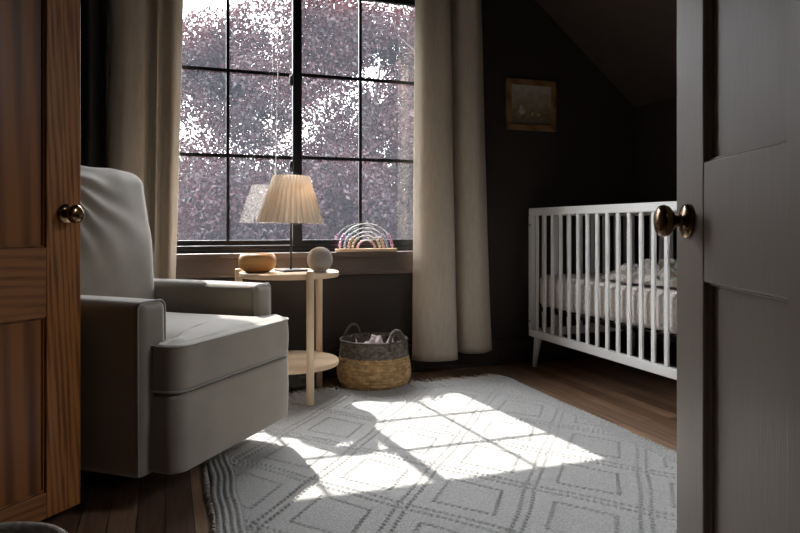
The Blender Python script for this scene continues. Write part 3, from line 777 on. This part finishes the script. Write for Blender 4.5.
# ------------------------------------------------------------------ crib
CX0, CX1, CY0, CY1 = 2.02, 2.72, 2.07, 3.455
crib = empty('crib', (CX0, CY0, 0)); tag(crib, 'white wooden baby crib with slatted sides in the corner', 'crib')
CW, CL = CX1-CX0, CY1-CY0
ZT, ZB = .925, .172
def cbox(name, x0, x1, y0, y1, z0, z1, bev=.006, m=M_white):
    bm = bmesh.new(); box(bm, x0, x1, y0, y1, z0, z1); return finish(name, bm, m, crib, bevel=bev, seg=3)
for x in (0, CW-.028):
    cbox('top_rail', x, x+.028, .0, CL, ZT-.043, ZT); cbox('bottom_rail', x, x+.028, .0, CL, ZB, ZB+.046)
for y in (0, CL-.032):
    cbox('end_top_rail', .028, CW-.028, y, y+.032, ZT-.043, ZT); cbox('end_bottom_rail', .028, CW-.028, y, y+.032, ZB, ZB+.046)
    for x in (0, CW-.028): 
        p_ = cbox('post', x+.001, x+.027, y, y+.034, ZB+.046, ZT-.043, .003)
        if x == 0:
            for zz in (ZB+.09, ZT-.10):
                bm = bmesh.new(); lathe(bm, [(0, 0), (.006, 0), (.006, .0015), (0, .0015)], 16, loc=(.0005, y+.017, zz), M=Matrix.Rotation(-PI/2, 3, 'Y'))
                finish('bolt', bm, M_metal_dark, p_)
pitch = .0815
bm = bmesh.new(); box(bm, -.006, .006, -.0135, .0135, ZB+.044, ZT-.041)
sl = finish('slat', bm, M_white, crib, bevel=.005, seg=3)
first = True
def put_slat(x, y, rz=0):
    global first
    o = sl if first else sl.copy()
    if not first: C.objects.link(o); o.parent = crib
    first = False; o.location = (x, y, 0); o.rotation_euler.z = rz
nsl = int((CL-.10)/pitch)+1
for k in range(nsl):
    for x in (.014, CW-.014): put_slat(x, CL-.075-k*pitch)
for k in range(7):
    for y in (.016, CL-.016): put_slat(.095+k*(CW-.19)/6, y, PI/2)
for x, y, dx, dy in ((.02, CL-.075, -.012, .022), (.02, .075, -.012, -.022), (CW-.02, CL-.075, .012, .022), (CW-.02, .075, .012, -.022)):
    bm = bmesh.new(); tube(bm, [(x, y, ZB+.002), (x+dx*.5, y+dy*.5, ZB*.5), (x+dx, y+dy, 0)], [.023, .0175, .0115], 20); finish('leg', bm, M_white, crib, smooth=True)
# mattress support frame
bm = bmesh.new()
for x in (.034, CW-.060): box(bm, x, x+.026, .04, CL-.04, .325, .345)
for y in (.04, CL/3, 2*CL/3, CL-.062): box(bm, .034, CW-.034, y, y+.022, .326, .344)
for k in range(12): tube(bm, [(.05, .06+k*(CL-.12)/11, .344), (CW-.05, .06+k*(CL-.12)/11, .344)], .002, 6)
finish('mattress_support', bm, M_metal_dark, crib)
M_sheet = mat('boucle_sheet', (.80, .74, .69), .95, var=(.62, .56, .52), scale=55, bump=1.0, bscale=90, spec=.1)
mt = rgrid('crib_mattress', M_sheet, None, CX0+.036, CX1-.036, CY0+.04, CY1-.04, .352, .535, .035, puff=(0, 0, .006), n=30)
tag(mt, 'crib mattress in a nubbly off-white sheet inside the white crib', 'mattress')
def floral():
    m = mat('floral_muslin', (.62, .57, .52), .9, var=(.40, .26, .22), scale=16, detail=2)
    r = [n for n in m.node_tree.nodes if n.type == 'VALTORGB'][0].color_ramp
    e = r.elements.new(.42); e.color = (.30, .33, .24, 1); e = r.elements.new(.50); e.color = (.66, .60, .54, 1); e = r.elements.new(.58); e.color = (.42, .36, .42, 1)
    return m
h = heap('crib_blanket', floral(), (2.245, 2.60, .549), .155, .40, .105, 8.3, amp=.6, n=90, sharp=1.3)
tag(h, 'crumpled floral muslin blanket heaped on the crib mattress', 'blanket')
M_plaid = mat('grey_blue_cloth', (.30, .31, .33), .9, var=(.17, .16, .16), scale=14)
h = heap('folded_throw', M_plaid, (2.565, 2.44, .549), .095, .30, .105, 2.1, amp=.35, n=60)
tag(h, 'grey folded throw behind the floral blanket in the crib', 'blanket')

# ------------------------------------------------------------------ picture
def wx(px, Y=WY): a = (px-400)/666; return Y*(.943*a+.332)/(-.332*a+.943)
pc = empty('framed_picture', (2.075, WY, 1.547)); tag(pc, 'small wooden framed landscape picture on the dark wall above the crib', 'picture')
pw, ph = .170, .152
bm = bmesh.new()
for x0, x1, z0, z1 in ((-pw, pw, ph-.034, ph), (-pw, pw, -ph, -ph+.034), (-pw, -pw+.034, -ph+.034, ph-.034), (pw-.034, pw, -ph+.034, ph-.034)):
    box(bm, x0, x1, -.022, -.001, z0, z1)
finish('frame', bm, M_frame, pc, bevel=.003)
M_paint = bpy.data.materials.new('painted_landscape'); M_paint.use_nodes = True; t = M_paint.node_tree; b = t.nodes['Principled BSDF']
tcn = t.nodes.new('ShaderNodeTexCoord'); nn = t.nodes.new('ShaderNodeTexNoise'); nn.inputs['Scale'].default_value = 22; nn.inputs['Detail'].default_value = 5
sp2 = t.nodes.new('ShaderNodeSeparateXYZ'); ad = t.nodes.new('ShaderNodeMath'); ad.operation = 'MULTIPLY_ADD'; ad.inputs[1].default_value = 3.4
rr = t.nodes.new('ShaderNodeValToRGB'); rr.color_ramp.elements[0].color = (.16, .12, .07, 1); rr.color_ramp.elements[0].position = .2
rr.color_ramp.elements[1].color = (.42, .37, .31, 1); rr.color_ramp.elements[1].position = .9
e = rr.color_ramp.elements.new(.5); e.color = (.30, .22, .13, 1)
t.links.new(tcn.outputs['Object'], sp2.inputs[0]); t.links.new(tcn.outputs['Object'], nn.inputs['Vector']); t.links.new(sp2.outputs['Z'], ad.inputs[0]); t.links.new(nn.outputs['Fac'], ad.inputs[2])
t.links.new(ad.outputs[0], rr.inputs[0]); t.links.new(rr.outputs[0], b.inputs['Base Color']); b.inputs['Roughness'].default_value = .6
bm = bmesh.new(); box(bm, -pw+.03, pw-.03, -.010, -.004, -ph+.03, ph-.03); cv = finish('canvas', bm, M_paint, pc)
M_figp = mat('pale_figure_paint', (.48, .47, .45), .7); M_figy = mat('ochre_paint', (.50, .36, .10), .7)
def blob(bm, x, z, rx, rz): 
    vs = [bm.verts.new((x+rx*math.cos(2*PI*i/14)*(1+.15*math.sin(3*i)), -.0112, z+rz*math.sin(2*PI*i/14))) for i in range(14)]; bm.faces.new(vs)
bm = bmesh.new(); blob(bm, -.062, -.042, .022, .018); blob(bm, -.068, -.018, .010, .018); finish('pale_figure', bm, M_figp, cv)
bm = bmesh.new(); blob(bm, .010, -.052, .011, .013); blob(bm, .052, -.055, .014, .010); finish('ochre_figures', bm, M_figy, cv)

# ------------------------------------------------------------------ outside: lawn, hedge, trees
M_grass = mat('lawn', (.03, .04, .02), .95, var=(.02, .028, .013), scale=3, bump=.5, bscale=40)
bm = bmesh.new(); box(bm, -30, 40, 4.2, 70, -3.3, -3.0); struct('ground_outside', bm, M_grass)
bm = bmesh.new(); box(bm, XL-.12, XR+.12, WY+.001, WY+.15, -3.0, -.061); struct('wall_facade', bm, M_apron)
def leafmat(name, c1, c2, tr, spec=.4):
    m = mat(name, c1, .55, var=c2, scale=1.3, detail=5, spec=spec); return add_trans(m, .35, tr)
M_maple = leafmat('purple_leaves', (.050, .017, .020), (.013, .012, .017), (.060, .014, .016))
M_green = leafmat('grey_green_leaves', (.022, .024, .026), (.011, .013, .015), (.018, .02, .014))
def foliage(name, mat_, parent, centers, count, size, gap=.0, gscale=1.0, seed=0):
    """crown of small folded leaves scattered through ellipsoids"""
    rng = np.random.default_rng(seed); vol = np.array([c[3]*c[4]*c[5] for c in centers]); vol = vol**.8/ (vol**.8).sum()
    pts = []
    for c, f in zip(centers, vol):
        k = int(count*f*1.0); d = rng.normal(size=(k, 3)); d /= np.linalg.norm(d, axis=1)[:, None]
        r = rng.random(k)**.42
        p = d*r[:, None]*np.array(c[3:6])+np.array(c[:3]); pts.append(p)
    P = np.concatenate(pts)
    if gap:
        keep = np.array([noise.noise(Vector(p)*gscale)+.5*noise.noise(Vector(p)*gscale*2.7) > gap for p in P.tolist()]); P = P[keep]
    k = len(P); s = size*rng.uniform(.6, 1.3, k)[:, None]
    a = rng.normal(size=(k, 3)); a /= np.linalg.norm(a, axis=1)[:, None]
    b = np.cross(a, rng.normal(size=(k, 3))); b /= np.linalg.norm(b, axis=1)[:, None]
    V = np.stack([P-a*s, P+b*s*.55, P+a*s, P-b*s*.55], 1).reshape(-1, 3)
    me = bpy.data.meshes.new(name); me.vertices.add(4*k); me.vertices.foreach_set('co', V.reshape(-1).astype(np.float32))
    me.loops.add(4*k); me.loops.foreach_set('vertex_index', np.arange(4*k, dtype=np.int32)); me.polygons.add(k)
    me.polygons.foreach_set('loop_start', np.arange(0, 4*k, 4, dtype=np.int32)); me.update(calc_edges=True)
    return finish_me(name, me, mat_, parent)
def trunk(root, base, top, r0, branches, seed):
    rnd = random.Random(seed); bm = bmesh.new(); base = Vector(base); top = Vector(top)
    tube(bm, [base, base.lerp(top, .5)+Vector((.1, 0, 0)), top], [r0, r0*.7, r0*.35], 12)
    for i in range(branches):
        s = rnd.uniform(.35, .95); p = base.lerp(top, s); a = rnd.uniform(0, 2*PI); l = rnd.uniform(1.2, 2.6)
        q = p+Vector((math.cos(a)*l, math.sin(a)*l*.6, l*rnd.uniform(.3, 1)))
        mid = p.lerp(q, .5)+Vector((0, 0, -.12)); tube(bm, [p, mid, q], [r0*.35, r0*.2, r0*.07], 7)
        for _ in range(3):
            s2 = rnd.uniform(.4, 1); pp = p.lerp(q, s2); tube(bm, [pp, pp+Vector((rnd.uniform(-.8, .8), rnd.uniform(-.5, .5), rnd.uniform(.1, .8)))], [r0*.08, r0*.02], 5)
    finish('trunk', bm, M_bark, root, smooth=True)
tr = empty('maple_tree', (2.7, 9.6, -3.0)); tag(tr, 'large purple leaved tree filling the view outside the window', 'tree')
cl = [(-.1, 0, 3.9, 3.0, 1.8, 3.6)]
rnd = random.Random(3)
for i in range(34):
    a = rnd.uniform(0, 2*PI); e = rnd.uniform(-.5, 1.25); r = rnd.uniform(.75, .98)
    cl.append((-.1+3.0*r*math.cos(a)*math.cos(e), 1.8*r*math.sin(a)*math.cos(e), 3.9+3.5*r*math.sin(e), .75, .6, .65))
foliage('crown', M_maple, tr, cl, 330000, .030, gap=-.30, gscale=1.25, seed=5)
trunk(tr, (0, 0, 0), (.15, 0, 5.8), .20, 16, 4)
tr2 = empty('garden_tree', (-5.2, 20.5, -3.0)); tag(tr2, 'distant grey green tree low behind the purple tree on the left', 'tree')
foliage('crown', M_green, tr2, [(0, 0, 3.0, 3.2, 1.6, 1.7), (1.8, 0, 3.2, 1.5, 1.2, 1.3), (-1.8, 0, 2.6, 1.6, 1.2, 1.6)], 22000, .09, seed=9)
trunk(tr2, (0, 0, 0), (0, 0, 3.2), .16, 6, 8)
hd = empty('hedge', (3.5, 13.5, -3.0)); tag(hd, 'tall grey green hedge beyond the purple tree', 'hedge')
foliage('foliage', M_green, hd, [(x, rnd.uniform(-.3, .3), 2.2+rnd.uniform(.3, .9), 1.3, .9, 2.6) for x in np.arange(-5, 7.5, 1.0)], 90000, .07, seed=12)
trunk(hd, (0, 0, 0), (0, 0, 2.4), .10, 6, 3)
